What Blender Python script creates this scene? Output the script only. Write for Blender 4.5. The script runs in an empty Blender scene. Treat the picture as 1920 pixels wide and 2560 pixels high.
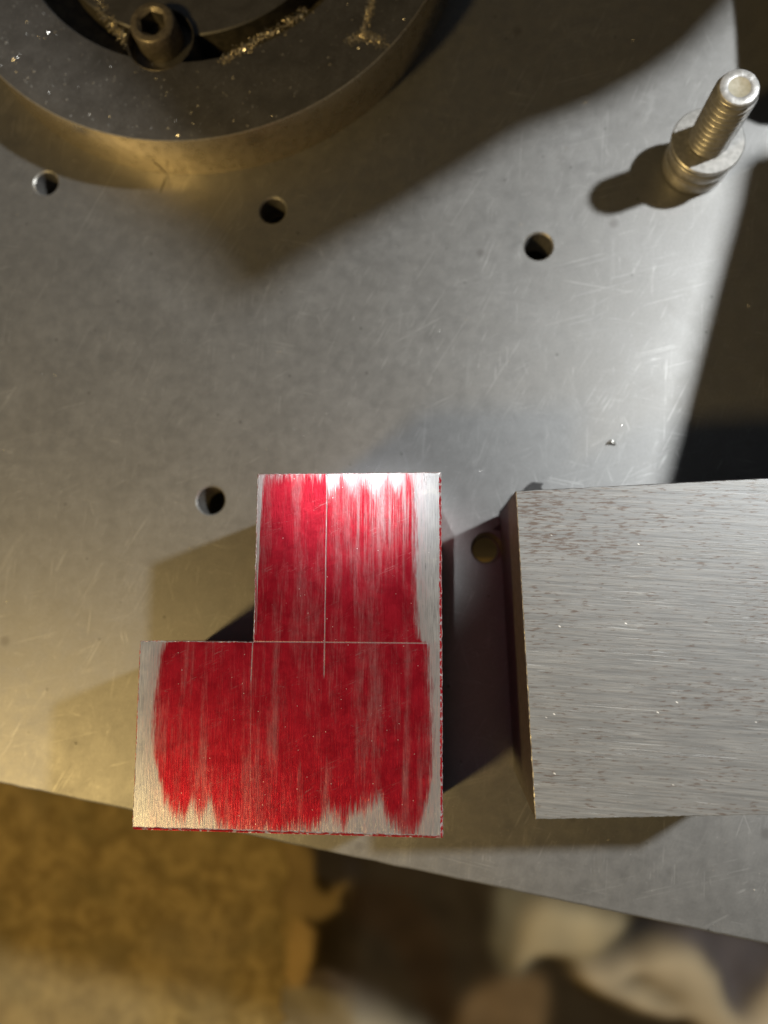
import bpy, bmesh, math, random
import numpy as np
from mathutils import Vector, Matrix, Quaternion, noise

S = bpy.context.scene
C = S.collection
MM = 0.001
PI = math.pi

# ------------------------------------------------------------------ camera
F_PX, CAM_H = 1849.0, 205.0            # focal length in photo pixels, camera height over the plate in mm
_q = Vector((140, -220, -F_PX)).normalized().rotation_difference(Vector((0, 0, -1)))
RM = _q.to_matrix()
cd = bpy.data.cameras.new('camera')
cam = bpy.data.objects.new('camera', cd)
C.objects.link(cam)
cam.matrix_world = Matrix.Translation((0, 0, CAM_H * MM)) @ RM.to_4x4()
cd.sensor_fit = 'VERTICAL'
cd.sensor_height = 36.0
cd.lens = 36.0 * F_PX / 2560.0
cd.clip_start = 0.005
cd.clip_end = 20.0
cd.dof.use_dof = True
cd.dof.focus_distance = 0.162
cd.dof.aperture_fstop = 8.5
S.camera = cam

# ------------------------------------------------------------------ world, lamps, exposure
w = bpy.data.worlds.new('World')
S.world = w
w.use_nodes = True
w.node_tree.nodes['Background'].inputs[0].default_value = (0.80, 0.88, 1.0, 1)
w.node_tree.nodes['Background'].inputs[1].default_value = 0.036

def lamp(name, loc, power, radius, col):
    l = bpy.data.lights.new(name, 'SPOT' if name == 'overhead_lamp' else 'POINT')
    l.energy = power
    l.shadow_soft_size = radius * MM
    l.color = col
    o = bpy.data.objects.new(name, l)
    o.location = Vector(loc) * MM
    C.objects.link(o)
    return o

LA = Vector((667, 336, 810))            # cool work lamp, high on the right
LC = Vector((-620, -385, 750))         # warm bulb, lower left
LD = Vector((-80, 235, 1000))           # added narrow spot for the glare on the red block's top
lamp('cool_work_lamp', LA, 54, 26, (0.93, 0.97, 1.0))
lamp('warm_bulb', LC, 22.5, 65, (1.0, 0.70, 0.27))
od = lamp('overhead_lamp', LD, 19, 9, (0.9, 0.95, 1.0))
od.data.spot_size = math.radians(2.9)
od.data.spot_blend = 1.0
od.rotation_euler = (Vector((-19, 23, 45)) - LD).to_track_quat('-Z', 'Y').to_euler()
S.view_settings.view_transform = 'Standard'
S.view_settings.look = 'None'
S.view_settings.exposure = 0
S.view_settings.gamma = 1
S.render.engine = 'CYCLES'

# ------------------------------------------------------------------ helpers
def P(u, v, z=0.0):
    """photo pixel -> point (mm) on the horizontal plane at height z"""
    d = RM @ Vector((u - 960, 1280 - v, -F_PX))
    t = (z - CAM_H) / d.z
    return Vector((d.x * t, d.y * t, z))

def tag(o, label=None, cat=None, group=None, kind=None):
    if label: o['label'] = label
    if cat: o['category'] = cat
    if group: o['group'] = group
    if kind: o['kind'] = kind
    return o

def link(name, me, mats=(), parent=None, loc=None, smooth=None):
    o = bpy.data.objects.new(name, me)
    C.objects.link(o)
    for m in (mats if isinstance(mats, (list, tuple)) else [mats]):
        if m: me.materials.append(m)
    if parent: o.parent = parent
    if loc is not None: o.location = loc
    if smooth is not None:
        me.shade_smooth() if smooth is True else me.set_sharp_from_angle(angle=math.radians(smooth)) if smooth else None
    return o

def from_bm(name, bm, mats, parent=None, smooth_angle=None):
    for v in bm.verts: v.co *= MM
    bmesh.ops.recalc_face_normals(bm, faces=bm.faces)
    me = bpy.data.meshes.new(name)
    if smooth_angle is not None:
        for f in bm.faces: f.smooth = True
    bm.to_mesh(me); bm.free()
    if smooth_angle is not None:
        me.set_sharp_from_angle(angle=math.radians(smooth_angle))
    return link(name, me, mats, parent)

def empty(name, loc, parent=None):
    o = bpy.data.objects.new(name, None)
    o.empty_display_size = 0.005
    C.objects.link(o)
    o.location = Vector(loc) * MM
    if parent: o.parent = parent
    return o

def lathe(bm, prof, n=96, cx=0, cy=0, closed=False):
    """prof: list of (r, z)."""
    rings = []
    for r, z in prof:
        if r < 1e-6:
            rings.append([bm.verts.new((cx, cy, z))])
        else:
            rings.append([bm.verts.new((cx + r * math.cos(2 * PI * i / n), cy + r * math.sin(2 * PI * i / n), z)) for i in range(n)])
    pairs = list(zip(rings, rings[1:]))
    if closed: pairs.append((rings[-1], rings[0]))
    for a, b in pairs:
        for i in range(n):
            j = (i + 1) % n
            if len(a) == 1 and len(b) == 1: continue
            if len(a) == 1: bm.faces.new((a[0], b[i], b[j]))
            elif len(b) == 1: bm.faces.new((a[i], a[j], b[0]))
            else: bm.faces.new((a[i], a[j], b[j], b[i]))

def prism(bm, pts, z0, z1, mat=0):
    lo = [bm.verts.new((p[0], p[1], z0)) for p in pts]
    hi = [bm.verts.new((p[0], p[1], z1)) for p in pts]
    n = len(pts)
    fs = [bm.faces.new(hi), bm.faces.new(lo[::-1])]
    for i in range(n):
        j = (i + 1) % n
        fs.append(bm.faces.new((lo[i], lo[j], hi[j], hi[i])))
    for f in fs: f.material_index = mat
    return fs

def cut(target, cutters):
    """boolean difference, applied for good"""
    for c in cutters:
        m = target.modifiers.new('cut', 'BOOLEAN')
        m.object = c; m.operation = 'DIFFERENCE'; m.solver = 'EXACT'
    dg = bpy.context.evaluated_depsgraph_get()
    dg.update()
    me = bpy.data.meshes.new_from_object(target.evaluated_get(dg))
    target.modifiers.clear()
    target.data = me
    for c in cutters: bpy.data.objects.remove(c, do_unlink=True)

# ------------------------------------------------------------------ material helper
class Mat:
    def __init__(s, name):
        s.m = bpy.data.materials.new(name)
        s.m.use_nodes = True
        s.nt = s.m.node_tree
        s.b = s.nt.nodes['Principled BSDF']
        tc = s.nt.nodes.new('ShaderNodeTexCoord')
        s.co = s.vmath('MULTIPLY', tc.outputs['Object'], (1000, 1000, 1000))   # millimetres
    def put(s, sock, v):
        if isinstance(v, bpy.types.NodeSocket): s.nt.links.new(v, sock)
        elif isinstance(v, (tuple, list)) and len(v) == 3 and sock.type == 'RGBA': sock.default_value = (*v, 1)
        else: sock.default_value = v
    def set(s, **k):
        for n, v in k.items(): s.put(s.b.inputs[n.replace('_', ' ')], v)
        return s
    def vmath(s, op, a, b):
        n = s.nt.nodes.new('ShaderNodeVectorMath'); n.operation = op
        s.put(n.inputs[0], a); s.put(n.inputs[1], b)
        return n.outputs[0]
    def math(s, op, a, b=0.0, c=None, clamp=False):
        n = s.nt.nodes.new('ShaderNodeMath'); n.operation = op; n.use_clamp = clamp
        s.put(n.inputs[0], a); s.put(n.inputs[1], b)
        if c is not None: s.put(n.inputs[2], c)
        return n.outputs[0]
    def mapping(s, co, scale=(1, 1, 1), rot=0.0, loc=(0, 0, 0)):
        n = s.nt.nodes.new('ShaderNodeMapping')
        s.put(n.inputs['Vector'], s.rotz(co, rot) if rot else co)
        n.inputs['Scale'].default_value = scale
        n.inputs['Location'].default_value = loc
        return n.outputs[0]
    def rotz(s, co, deg):
        n = s.nt.nodes.new('ShaderNodeVectorRotate'); n.rotation_type = 'Z_AXIS'
        s.put(n.inputs['Vector'], co); n.inputs['Angle'].default_value = math.radians(deg)
        return n.outputs[0]
    def noise(s, co, scale, detail=3, rough=0.55, dist=0.0):
        n = s.nt.nodes.new('ShaderNodeTexNoise')
        s.put(n.inputs['Vector'], co)
        n.inputs['Scale'].default_value = scale; n.inputs['Detail'].default_value = detail
        n.inputs['Roughness'].default_value = rough; n.inputs['Distortion'].default_value = dist
        return n.outputs['Fac']
    def voro(s, co, scale, out='Distance', rnd=1.0):
        n = s.nt.nodes.new('ShaderNodeTexVoronoi')
        s.put(n.inputs['Vector'], co); n.inputs['Scale'].default_value = scale
        n.inputs['Randomness'].default_value = rnd
        return n.outputs[out]
    def step(s, v, a, b, lo=0.0, hi=1.0):
        n = s.nt.nodes.new('ShaderNodeMapRange'); n.interpolation_type = 'SMOOTHSTEP'
        s.put(n.inputs['Value'], v)
        s.put(n.inputs['From Min'], a); s.put(n.inputs['From Max'], b)
        n.inputs['To Min'].default_value = lo; n.inputs['To Max'].default_value = hi
        return n.outputs[0]
    def lin(s, v, a, b, lo=0.0, hi=1.0):
        n = s.nt.nodes.new('ShaderNodeMapRange')
        s.put(n.inputs['Value'], v)
        n.inputs['From Min'].default_value = a; n.inputs['From Max'].default_value = b
        n.inputs['To Min'].default_value = lo; n.inputs['To Max'].default_value = hi
        return n.outputs[0]
    def mix(s, f, a, b):
        n = s.nt.nodes.new('ShaderNodeMix'); n.data_type = 'RGBA'
        s.put(n.inputs[0], f); s.put(n.inputs[6], a); s.put(n.inputs[7], b)
        return n.outputs[2]
    def sep(s, co):
        n = s.nt.nodes.new('ShaderNodeSeparateXYZ'); s.put(n.inputs[0], co); return n.outputs
    def bump(s, h, dist_mm, strength=1.0):
        n = s.nt.nodes.new('ShaderNodeBump')
        s.put(n.inputs['Height'], h); n.inputs['Distance'].default_value = dist_mm * MM
        n.inputs['Strength'].default_value = strength
        s.nt.links.new(n.outputs[0], s.b.inputs['Normal'])
    def curve(s, v, a, b, pts, lo, hi):
        """piecewise curve pts [(x, y)] with x in a..b and y in lo..hi"""
        n = s.nt.nodes.new('ShaderNodeFloatCurve')
        s.put(n.inputs['Value'], s.lin(v, a, b))
        cv = n.mapping.curves[0]
        q = sorted(((x - a) / (b - a), (y - lo) / (hi - lo)) for x, y in pts)
        while len(cv.points) < len(q): cv.points.new(0.5, 0.5)
        for p, (x, y) in zip(cv.points, q):
            p.location = (min(max(x, 0), 1), min(max(y, 0), 1)); p.handle_type = 'VECTOR'
        n.mapping.update()
        return s.lin(n.outputs[0], 0, 1, lo, hi)
    def scratches(s, ang, scale, width, density, seed, length=0.02, region=0.5):
        """thin straight scratches along one direction: stretched noise iso-lines, broken up"""
        co = s.mapping(s.co, (length, 1.0, 1), rot=ang, loc=(seed, seed * 1.7, 0))
        n = s.noise(co, scale, 1.0, 0.5, 0.0)
        l = s.math('ABSOLUTE', s.math('SUBTRACT', n, 0.5))
        line = s.step(l, 0.0, width, 1.0, 0.0)
        br = s.noise(s.mapping(s.co, (0.35, 1.0, 1), rot=ang, loc=(seed * 3.1, 5, seed)), 0.22, 2)
        return s.math('MULTIPLY', line, s.step(br, region, region + density))

# ---- machined plate
def make_plate_mat():
    a = Mat('scratched_tool_steel')
    big = a.noise(a.co, 0.035, 3, 0.55, 0.6)
    mid = a.noise(a.co, 0.26, 5, 0.65, 0.15)
    fine = a.noise(a.co, 1.6, 4, 0.65)
    col = a.mix(a.step(mid, 0.3, 0.7), (0.285, 0.28, 0.268), (0.308, 0.303, 0.29))
    col = a.mix(a.step(big, 0.35, 0.65, 0, 0.4), col, (0.25, 0.243, 0.228))
    col = a.mix(a.step(fine, 0.35, 0.72, 0, 0.32), col, (0.19, 0.186, 0.178))
    sc = None
    for ang, sca, wd, den, seed, ln, reg in [(12, 0.9, 0.006, 0.1, 3, 0.012, 0.55), (-62, 0.8, 0.006, 0.08, 8, 0.012, 0.54),
                                             (-86, 1.0, 0.006, 0.08, 15, 0.015, 0.53), (-28, 0.6, 0.005, 0.08, 23, 0.010, 0.56),
                                             (-68, 1.4, 0.006, 0.1, 31, 0.012, 0.52),
                                             (-14, 0.9, 0.0035, 0.12, 44, 0.006, 0.50), (-58, 0.8, 0.003, 0.12, 57, 0.008, 0.50), (72, 0.7, 0.003, 0.1, 63, 0.008, 0.53)]:
        x = a.scratches(ang, sca, wd, den, seed, ln, reg)
        sc = x if sc is None else a.math('MAXIMUM', sc, x)
    col = a.mix(a.math('MULTIPLY', sc, 0.42), col, (0.62, 0.61, 0.58))
    # small light dings and dark pits
    v1 = a.voro(a.co, 0.33); ding = a.step(v1, 0.03, 0.09, 1, 0)
    v2 = a.voro(a.mapping(a.co, loc=(31, 7, 0)), 0.13); pit = a.step(v2, 0.03, 0.07, 1, 0)
    v3 = a.voro(a.mapping(a.co, loc=(3, 17, 0)), 0.05); stain = a.step(v3, 0.03, 0.10, 0.5, 0)
    col = a.mix(a.math('MULTIPLY', ding, 0.22), col, (0.7, 0.69, 0.66))
    col = a.mix(a.math('MULTIPLY', pit, 0.55), col, (0.08, 0.075, 0.07))
    col = a.mix(stain, col, (0.15, 0.14, 0.13))
    rg = a.math('ADD', a.lin(mid, 0.3, 0.7, 0.46, 0.53), a.math('MULTIPLY', sc, -0.03))
    rg = a.math('ADD', rg, a.lin(a.noise(a.co, 0.07, 5, 0.7, 0.5), 0.3, 0.7, -0.03, 0.035))
    h = a.math('ADD', a.math('MULTIPLY', fine, 0.35), a.math('MULTIPLY', sc, -0.15))
    h = a.math('ADD', h, a.math('MULTIPLY', mid, 0.25))
    a.set(Base_Color=col, Metallic=0.82, Roughness=rg)
    a.bump(h, 0.05, 0.5)
    return a.m

def simple_metal(name, c1, c2, metal, rough, scale=0.8, bump=0.03, stretch=(1, 1, 1)):
    a = Mat(name)
    co = a.mapping(a.co, stretch)
    n = a.noise(co, scale, 4, 0.62)
    f = a.noise(co, scale * 6, 3, 0.6)
    a.set(Base_Color=a.mix(a.step(n, 0.35, 0.68), c1, c2), Metallic=metal, Roughness=a.lin(f, 0.3, 0.7, rough - 0.06, rough + 0.06))
    a.bump(a.math('ADD', n, a.math('MULTIPLY', f, 0.5)), bump)
    return a.m

M_plate = make_plate_mat()
M_bore = simple_metal('bored_steel', (0.12, 0.115, 0.105), (0.2, 0.19, 0.175), 0.4, 0.5, 1.2)
M_stand_in = simple_metal('dark_stand_in', (0.04, 0.038, 0.035), (0.07, 0.065, 0.06), 0.1, 0.6, 0.1, 0.1)  # shared by the added shadow casters, hole backing and shadow sheet

# ------------------------------------------------------------------ the plate
e0, e1 = P(0, 1958), P(1920, 2362)
ed = (e1 - e0).normalized(); en = Vector((-ed.y, ed.x, 0))
pc = [e0 - ed * 190, e1 + ed * 130, e1 + ed * 130 + en * 400, e0 - ed * 190 + en * 400]
bm = bmesh.new()
# front edge slightly irregular
random.seed(4)
front = []
NF = 240
for i in range(NF + 1):
    t = i / NF
    p = pc[0].lerp(pc[1], t)
    j = (noise.noise(Vector((t * 90, 0, 0))) * 0.16 + noise.noise(Vector((t * 260, 3, 0))) * 0.12)
    front.append(p + en * j)
outline_ = front + [pc[2], pc[3]]
lo = [bm.verts.new((p.x, p.y, -11)) for p in outline_]
m1 = [bm.verts.new((p.x, p.y, -0.42)) for p in outline_]
m2 = [bm.verts.new((p.x + en.x * 0.2, p.y + en.y * 0.2, -0.13)) if k <= NF else bm.verts.new((p.x, p.y, -0.13)) for k, p in enumerate(outline_)]
cen = sum((Vector((p.x, p.y, 0)) for p in outline_), Vector()) / len(outline_)
hi = [bm.verts.new((p.x + en.x * 0.6, p.y + en.y * 0.6, 0)) if k <= NF else bm.verts.new((p.x, p.y, 0)) for k, p in enumerate(outline_)]
bm.faces.new(hi); bm.faces.new(lo[::-1])
n = len(outline_)
for i in range(n):
    j = (i + 1) % n
    bm.faces.new((lo[i], lo[j], m1[j], m1[i])); bm.faces.new((m1[i], m1[j], m2[j], m2[i])); bm.faces.new((m2[i], m2[j], hi[j], hi[i]))
plate = from_bm('machined_plate', bm, [M_plate, M_bore])
cutters = []
HOLES = [(115, 458, 3.7), (682, 526, 3.9), (1346, 616, 4.0), (527, 1251, 4.0), (1217, 1370, 4.1), (190, 1858, 0.28)]
for u, v, r in HOLES:
    h = P(u, v)
    bm = bmesh.new()
    if u == 1217: lathe(bm, [(0, -20), (3.55, -20), (3.55, -9), (r, -9), (r, -0.45), (r + 0.5, 0.2), (r + 0.5, 3), (0, 3)], 56, h.x, h.y)
    elif r > 1: lathe(bm, [(0, -20), (r, -20), (r, -0.45), (r + 0.85, 0.4), (r + 0.85, 3), (0, 3)], 56, h.x, h.y)
    else: lathe(bm, [(0, -0.6), (r, -0.3), (r * 1.2, 1), (0, 1)], 16, h.x, h.y)
    cutters.append(from_bm('cutter', bm, [M_plate]))
cut(plate, cutters)
plate.data.materials.append(simple_metal('worn_hole_rim', (0.3, 0.29, 0.26), (0.42, 0.4, 0.36), 0.6, 0.4, 1.0))
tag(plate, 'large scratched grey machined steel plate with drilled holes, lying under all the parts', 'plate')
for f in plate.data.polygons:     # bore walls take the bore metal
    if abs(f.normal.z) < 0.3 and f.center.z > -0.0108:
        c = f.center * 1000
        if any((c - P(u, v)).xy.length < r + 0.6 for u, v, r in HOLES): f.material_index = 1
    elif 0.3 <= f.normal.z < 0.95 and any((f.center * 1000 - P(u, v)).xy.length < r + 0.8 for u, v, r in HOLES): f.material_index = 2

# ------------------------------------------------------------------ faceplate disc (top left)
ZD = 16.4
pts = np.array([P(x, y, ZD).xy[:] for x, y in [(0, 195), (130, 282), (289, 336), (434, 354), (579, 340), (723, 293), (868, 210), (977, 116), (1056, 14)]])
A_ = np.c_[2 * pts, np.ones(len(pts))]
sol = np.linalg.lstsq(A_, (pts ** 2).sum(1), rcond=None)[0]
DC = Vector((sol[0], sol[1], 0)); DR = math.sqrt(sol[2] + sol[0] ** 2 + sol[1] ** 2)
ri = ((P(430, 161, ZD).xy - DC.xy).length + (P(181, 88, ZD).xy - DC.xy).length + (P(700, 62, ZD).xy - DC.xy).length) / 3
rh = ((P(265, 60, 15).xy - DC.xy).length + (P(545, 62, 15).xy - DC.xy).length) / 2
print('disc', DC, DR, ri, rh)

def make_disc_mat():
    a = Mat('oily_faceplate_steel')
    n = a.noise(a.co, 0.12, 5, 0.65, 0.4); f = a.noise(a.co, 1.8, 4, 0.7); g = a.noise(a.co, 4.0, 2)
    col = a.mix(a.step(n, 0.3, 0.7), (0.14, 0.135, 0.13), (0.22, 0.215, 0.21))
    col = a.mix(a.step(f, 0.35, 0.7, 0, 0.6), col, (0.11, 0.104, 0.095))
    s1 = a.scratches(-52, 1.3, 0.012, 0.1, 4, 0.06, 0.48)
    s2 = a.scratches(8, 1.1, 0.008, 0.1, 9, 0.05, 0.52)
    sc = a.math('MAXIMUM', s1, s2)
    col = a.mix(a.math('MULTIPLY', sc, 0.4), col, (0.35, 0.33, 0.3))
    dust = a.step(a.voro(a.co, 0.9), 0.03, 0.12, 0.5, 0)
    col = a.mix(dust, col, (0.5, 0.45, 0.36))
    a.set(Base_Color=col, Metallic=0.7, Roughness=a.lin(f, 0.3, 0.7, 0.36, 0.48))
    a.bump(a.math('ADD', f, a.math('MULTIPLY', g, 0.5)), 0.05)
    return a.m
M_disc = make_disc_mat()
def make_rim_mat():
    a = Mat('turned_rim_steel')
    x, y, z = a.sep(a.co)
    tz = a.noise(a.mapping(a.co, (0.05, 0.05, 3.0)), 1.0, 3)
    m = a.noise(a.co, 0.35, 4, 0.6)
    a.set(Base_Color=a.mix(a.step(m, 0.35, 0.7), (0.66, 0.57, 0.41), (0.5, 0.43, 0.30)), Metallic=0.85, Roughness=a.lin(m, 0.3, 0.7, 0.2, 0.3))
    a.bump(a.math('ADD', tz, a.math('MULTIPLY', m, 0.3)), 0.03)
    return a.m
M_rim = make_rim_mat()
M_bolt_dark = simple_metal('worn_black_oxide', (0.09, 0.085, 0.075), (0.22, 0.19, 0.15), 0.7, 0.36, 0.9, 0.03)
M_edge = simple_metal('worn_bright_edge', (0.5, 0.44, 0.34), (0.7, 0.62, 0.48), 0.8, 0.32, 1.5, 0.03)
M_groove = simple_metal('dark_groove', (0.06, 0.054, 0.044), (0.12, 0.105, 0.08), 0.3, 0.55, 0.4, 0.1)  # darker metal for the recessed groove, its walls and the screw socket

disc = empty('faceplate_disc', (DC.x, DC.y, 0))
tag(disc, 'thick round dark steel faceplate with a recessed groove and socket screw, top left corner', 'faceplate')
def disc_part(name, prof, mats, n=360, closed=True, sm=30):
    bm = bmesh.new(); lathe(bm, prof, n, 0, 0, closed)
    return from_bm(name, bm, mats, disc, sm)
ring_ = disc_part('outer_ring', [(ri, 5), (ri, ZD - 0.25), (ri + 0.25, ZD), (DR - 0.35, ZD), (DR - 0.1, ZD - 0.1), (DR, ZD - 0.35), (DR, 5)], [M_disc, M_rim, M_edge, M_groove])
rimlow = disc_part('rim_band', [(ri - 3, 0.05), (DR, 0.05), (DR, 4.995), (ri - 3, 4.995)], [M_disc, M_rim])
hub = disc_part('hub', [(0.01, 5.0), (rh, 5.0), (rh, 14.6), (rh - 0.4, 15.0), (0.01, 15.0)], [M_disc, M_groove])
floor_ = disc_part('groove_floor', [(rh - 1, 4.996), (ri + 0.5, 4.996), (ri + 0.5, 5.6), (rh - 1, 5.6)], [M_groove], closed=True)
def color_disc():
    for o in (ring_, rimlow):
        for f in o.data.polygons:
            c = f.center * 1000; nn = f.normal; r = Vector((c.x, c.y)).length
            if abs(nn.z) < 0.2 and r > DR - 1.2: f.material_index = 1
            elif o is ring_ and r > DR - 0.45 and nn.z > 0.2: f.material_index = 2
            elif o is ring_ and r < ri + 0.1: f.material_index = 3
    for f in hub.data.polygons:
        if abs(f.normal.z) < 0.2: f.material_index = 1
# counterbored cup for the screw
bc = (P(400, 98, ZD) - DC); 
cut_cyls = []
for tgt in (ring_, hub, floor_):
    bm = bmesh.new(); lathe(bm, [(0, 4.0), (9.9, 4.0), (9.9, 30), (0, 30)], 64, bc.x, bc.y)
    cc = from_bm('cutter', bm, [M_disc], disc)
    cut(tgt, [cc])
color_disc()
bm = bmesh.new()
lathe(bm, [(0.01, 5.7), (9.89, 5.7), (9.89, ZD + 0.02), (9.75, ZD + 0.1), (9.5, ZD), (9.4, 12.3), (9.0, 12.0), (0.01, 12.0)], 72, bc.x, bc.y, True)
cup = from_bm('counterbore', bm, [M_disc, M_bolt_dark], disc, 30)
for f in cup.data.polygons:
    if f.center.z * 1000 > ZD - 0.05 + 0.0: f.material_index = 1

def hexring(bm, r_fn, z, n, cx, cy):
    return [bm.verts.new((cx + r_fn(2 * PI * i / n) * math.cos(2 * PI * i / n), cy + r_fn(2 * PI * i / n) * math.sin(2 * PI * i / n), z)) for i in range(n)]
def bridge(bm, a, b):
    n = len(a)
    for i in range(n):
        j = (i + 1) % n
        bm.faces.new((a[i], a[j], b[j], b[i]))
sc_c = P(379, 53, 20) - DC
hr = (P(379 + 57, 53, 20) - P(379, 53, 20)).length
bm = bmesh.new()
hx = lambda t: (3.35 / math.cos(((t + 0.35) % (PI / 3)) - PI / 6))
rr = [hexring(bm, (lambda R: (lambda t: R))(R), z, 72, sc_c.x, sc_c.y) for R, z in [(hr - 0.1, 12.05), (hr, 12.4), (hr, 19.1), (hr - 0.3, 19.7), (hr - 0.8, 20.0), (4.5, 20.0), (4.15, 19.75)]]
rr += [hexring(bm, hx, z, 72, sc_c.x, sc_c.y) for z in (19.3, 14.5)]
for a, b in zip(rr, rr[1:]): bridge(bm, a, b)
bm.faces.new(rr[-1][::-1])
bm.faces.new(rr[0])
M_sock = simple_metal('screw_head_steel', (0.17, 0.145, 0.11), (0.27, 0.235, 0.18), 0.5, 0.42, 1.0, 0.03)
scr = from_bm('socket_screw', bm, [M_sock, M_groove], disc, 35)
for f in scr.data.polygons:
    c = f.center * 1000
    if (Vector((c.x, c.y)) - sc_c.xy).length < 4.0 and c.z < 19.4: f.material_index = 1

# witness mark scribed across the rim and the plate
wb = P(414, 441, 0)
ang = math.atan2((wb - DC).y, (wb - DC).x)
M_mark = simple_metal('scribed_mark', (0.03, 0.025, 0.02), (0.05, 0.04, 0.03), 0.0, 0.7)
def strip(pts3, wdt, up):
    bm = bmesh.new()
    L = []
    for k, p in enumerate(pts3):
        t = (pts3[min(k + 1, len(pts3) - 1)] - pts3[max(k - 1, 0)]).normalized()
        s_ = t.cross(up).normalized() * wdt * 0.5 * (1.0 if 0 < k < len(pts3) - 1 else 0.5)
        L.append((p - s_, p + s_, p + s_ + up * 0.05, p - s_ + up * 0.05))
    V = [[bm.verts.new(q) for q in l] for l in L]
    for a, b in zip(V, V[1:]):
        for i in range(4): bm.faces.new((a[i], a[(i + 1) % 4], b[(i + 1) % 4], b[i]))
    bm.faces.new(V[0]); bm.faces.new(V[-1][::-1])
    return bm
def on_rim(a_, z): return Vector((math.cos(a_) * (DR + 0.02), math.sin(a_) * (DR + 0.02), z))
# direction on the wall: from its foot up to the left
mk = from_bm('witness_mark', strip([on_rim(ang, 0.1), on_rim(ang - 0.003, 1.5), on_rim(ang - 0.011, 4.2), on_rim(ang - 0.02, 7.0)], 0.42,
             Vector((math.cos(ang), math.sin(ang), 0))), [M_mark], disc)
wp = [P(413, 446), P(410, 458), P(405, 470), P(401, 482)]
mk2 = from_bm('witness_mark', strip([p + Vector((0, 0, 0.004)) for p in wp], 0.5, Vector((0, 0, 1))), [M_mark], plate)

# ------------------------------------------------------------------ swarf
def shards(name, centres, size, mats, flat=0.5, elong=2.2):
    bm = bmesh.new()
    for p, k in centres:
        s_ = size * k
        R_ = Matrix.Rotation(random.uniform(0, 6.3), 3, 'Z') @ Matrix.Rotation(random.uniform(-0.6, 0.6), 3, 'X') @ Matrix.Rotation(random.uniform(-0.6, 0.6), 3, 'Y')
        l = random.uniform(0.7, elong)
        vs = [bm.verts.new(p + R_ @ Vector((x * s_ * l, y * s_, z * s_ * flat)) * random.uniform(0.7, 1.2)) for x, y, z in
              ((-1, -0.6, 0), (1, -0.3, 0.2), (0.7, 0.6, 0), (-0.8, 0.5, 0.5), (0.1, 0, 1.1))]
        for f in ((0, 1, 4), (1, 2, 4), (2, 3, 4), (3, 0, 4), (0, 3, 2, 1)): bm.faces.new([vs[i] for i in f])
    if len(mats) > 1:
        bm.faces.ensure_lookup_table()
        for i in range(0, len(bm.faces), 5):
            if random.random() < 0.3:
                for k in range(5): bm.faces[i + k].material_index = 1
    return from_bm(name, bm, mats)
M_chip = simple_metal('bright_chip', (0.75, 0.72, 0.65), (0.9, 0.88, 0.82), 0.75, 0.28, 3, 0.01)
M_swarf = simple_metal('dull_brassy_swarf', (0.5, 0.42, 0.27), (0.9, 0.8, 0.58), 0.6, 0.3, 3, 0.01)
random.seed(11)
def along(line, n, wd, z, zr=0.6, pw=1.0):
    out = []
    segs = [(P(*a, z), P(*b, z)) for a, b in zip(line, line[1:])]
    tot = sum((b - a).length for a, b in segs)
    for _ in range(n):
        t = random.random() ** pw * tot
        for a, b in segs:
            d = (b - a).length
            if t <= d: break
            t -= d
        p = a.lerp(b, min(t / max(d, 1e-6), 1))
        g = random.gauss(0, 1)
        p = p + Vector((random.gauss(0, wd), random.gauss(0, wd), abs(random.gauss(0, zr)) * math.exp(-g * g * .2)))
        out.append((p, random.choice([0.4, 0.5, 0.6, 0.8, 1.2])))
    return out
o = shards('swarf_pile', along([(235, -15), (262, 40), (292, 70), (318, 112)], 420, 0.85, 14.6, 0.7), 0.24, [M_swarf, M_chip])
tag(o, 'loose brassy chips heaped in the groove left of the socket screw', 'metal chips', kind='stuff')
o = shards('swarf_pile', along([(556, 156), (640, 105), (700, 70), (765, 28)], 620, 0.8, ZD, 0.35), 0.24, [M_swarf, M_chip])
tag(o, 'band of golden chips lying along the groove edge right of the socket screw', 'metal chips', kind='stuff')
o = shards('swarf_pile', along([(938, -30), (922, 40), (905, 92)], 900, 0.5, ZD, 0.35) + along([(872, 104), (905, 90), (935, 96), (965, 118)], 500, 0.9, ZD, 0.2), 0.18, [M_swarf, M_chip])
tag(o, 'narrow streak of fine tan chips ending in a fan near the rim of the faceplate', 'metal chips', kind='stuff')
# bright specks on the faceplate
ctr = []
while len(ctr) < 300:
    u, v = random.uniform(-10, 1050), random.uniform(-20, 350)
    p = P(u, v, ZD); r = (p.xy - DC.xy).length
    if r > DR - 1 or r < ri + 0.6: continue
    if random.random() > (1.0 if u < 500 else 0.45): continue
    ctr.append((p, random.choice([0.5, 0.6, 0.8, 1.1])))
o = shards('steel_specks', ctr, 0.25, [M_chip], 0.7, 1.6)
tag(o, 'tiny bright steel specks sprinkled over the dark faceplate top', 'metal chips', kind='stuff')
ctr = []
while len(ctr) < 700:
    u, v = random.uniform(-20, 1940), random.uniform(-20, 2380)
    p = P(u, v)
    if (p - e0).dot(en) < 1.0: continue
    if (p.xy - DC.xy).length < DR + 0.5: continue
    if any((p - P(a, b)).xy.length < r + 1 for a, b, r in HOLES): continue
    ctr.append((p, random.choice([0.4, 0.4, 0.6, 0.8])))
o = shards('steel_dust', ctr, 0.18, [M_chip], 0.5, 1.6)
tag(o, 'fine pale steel filings scattered over the grey plate', 'metal filings', kind='stuff')
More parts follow.
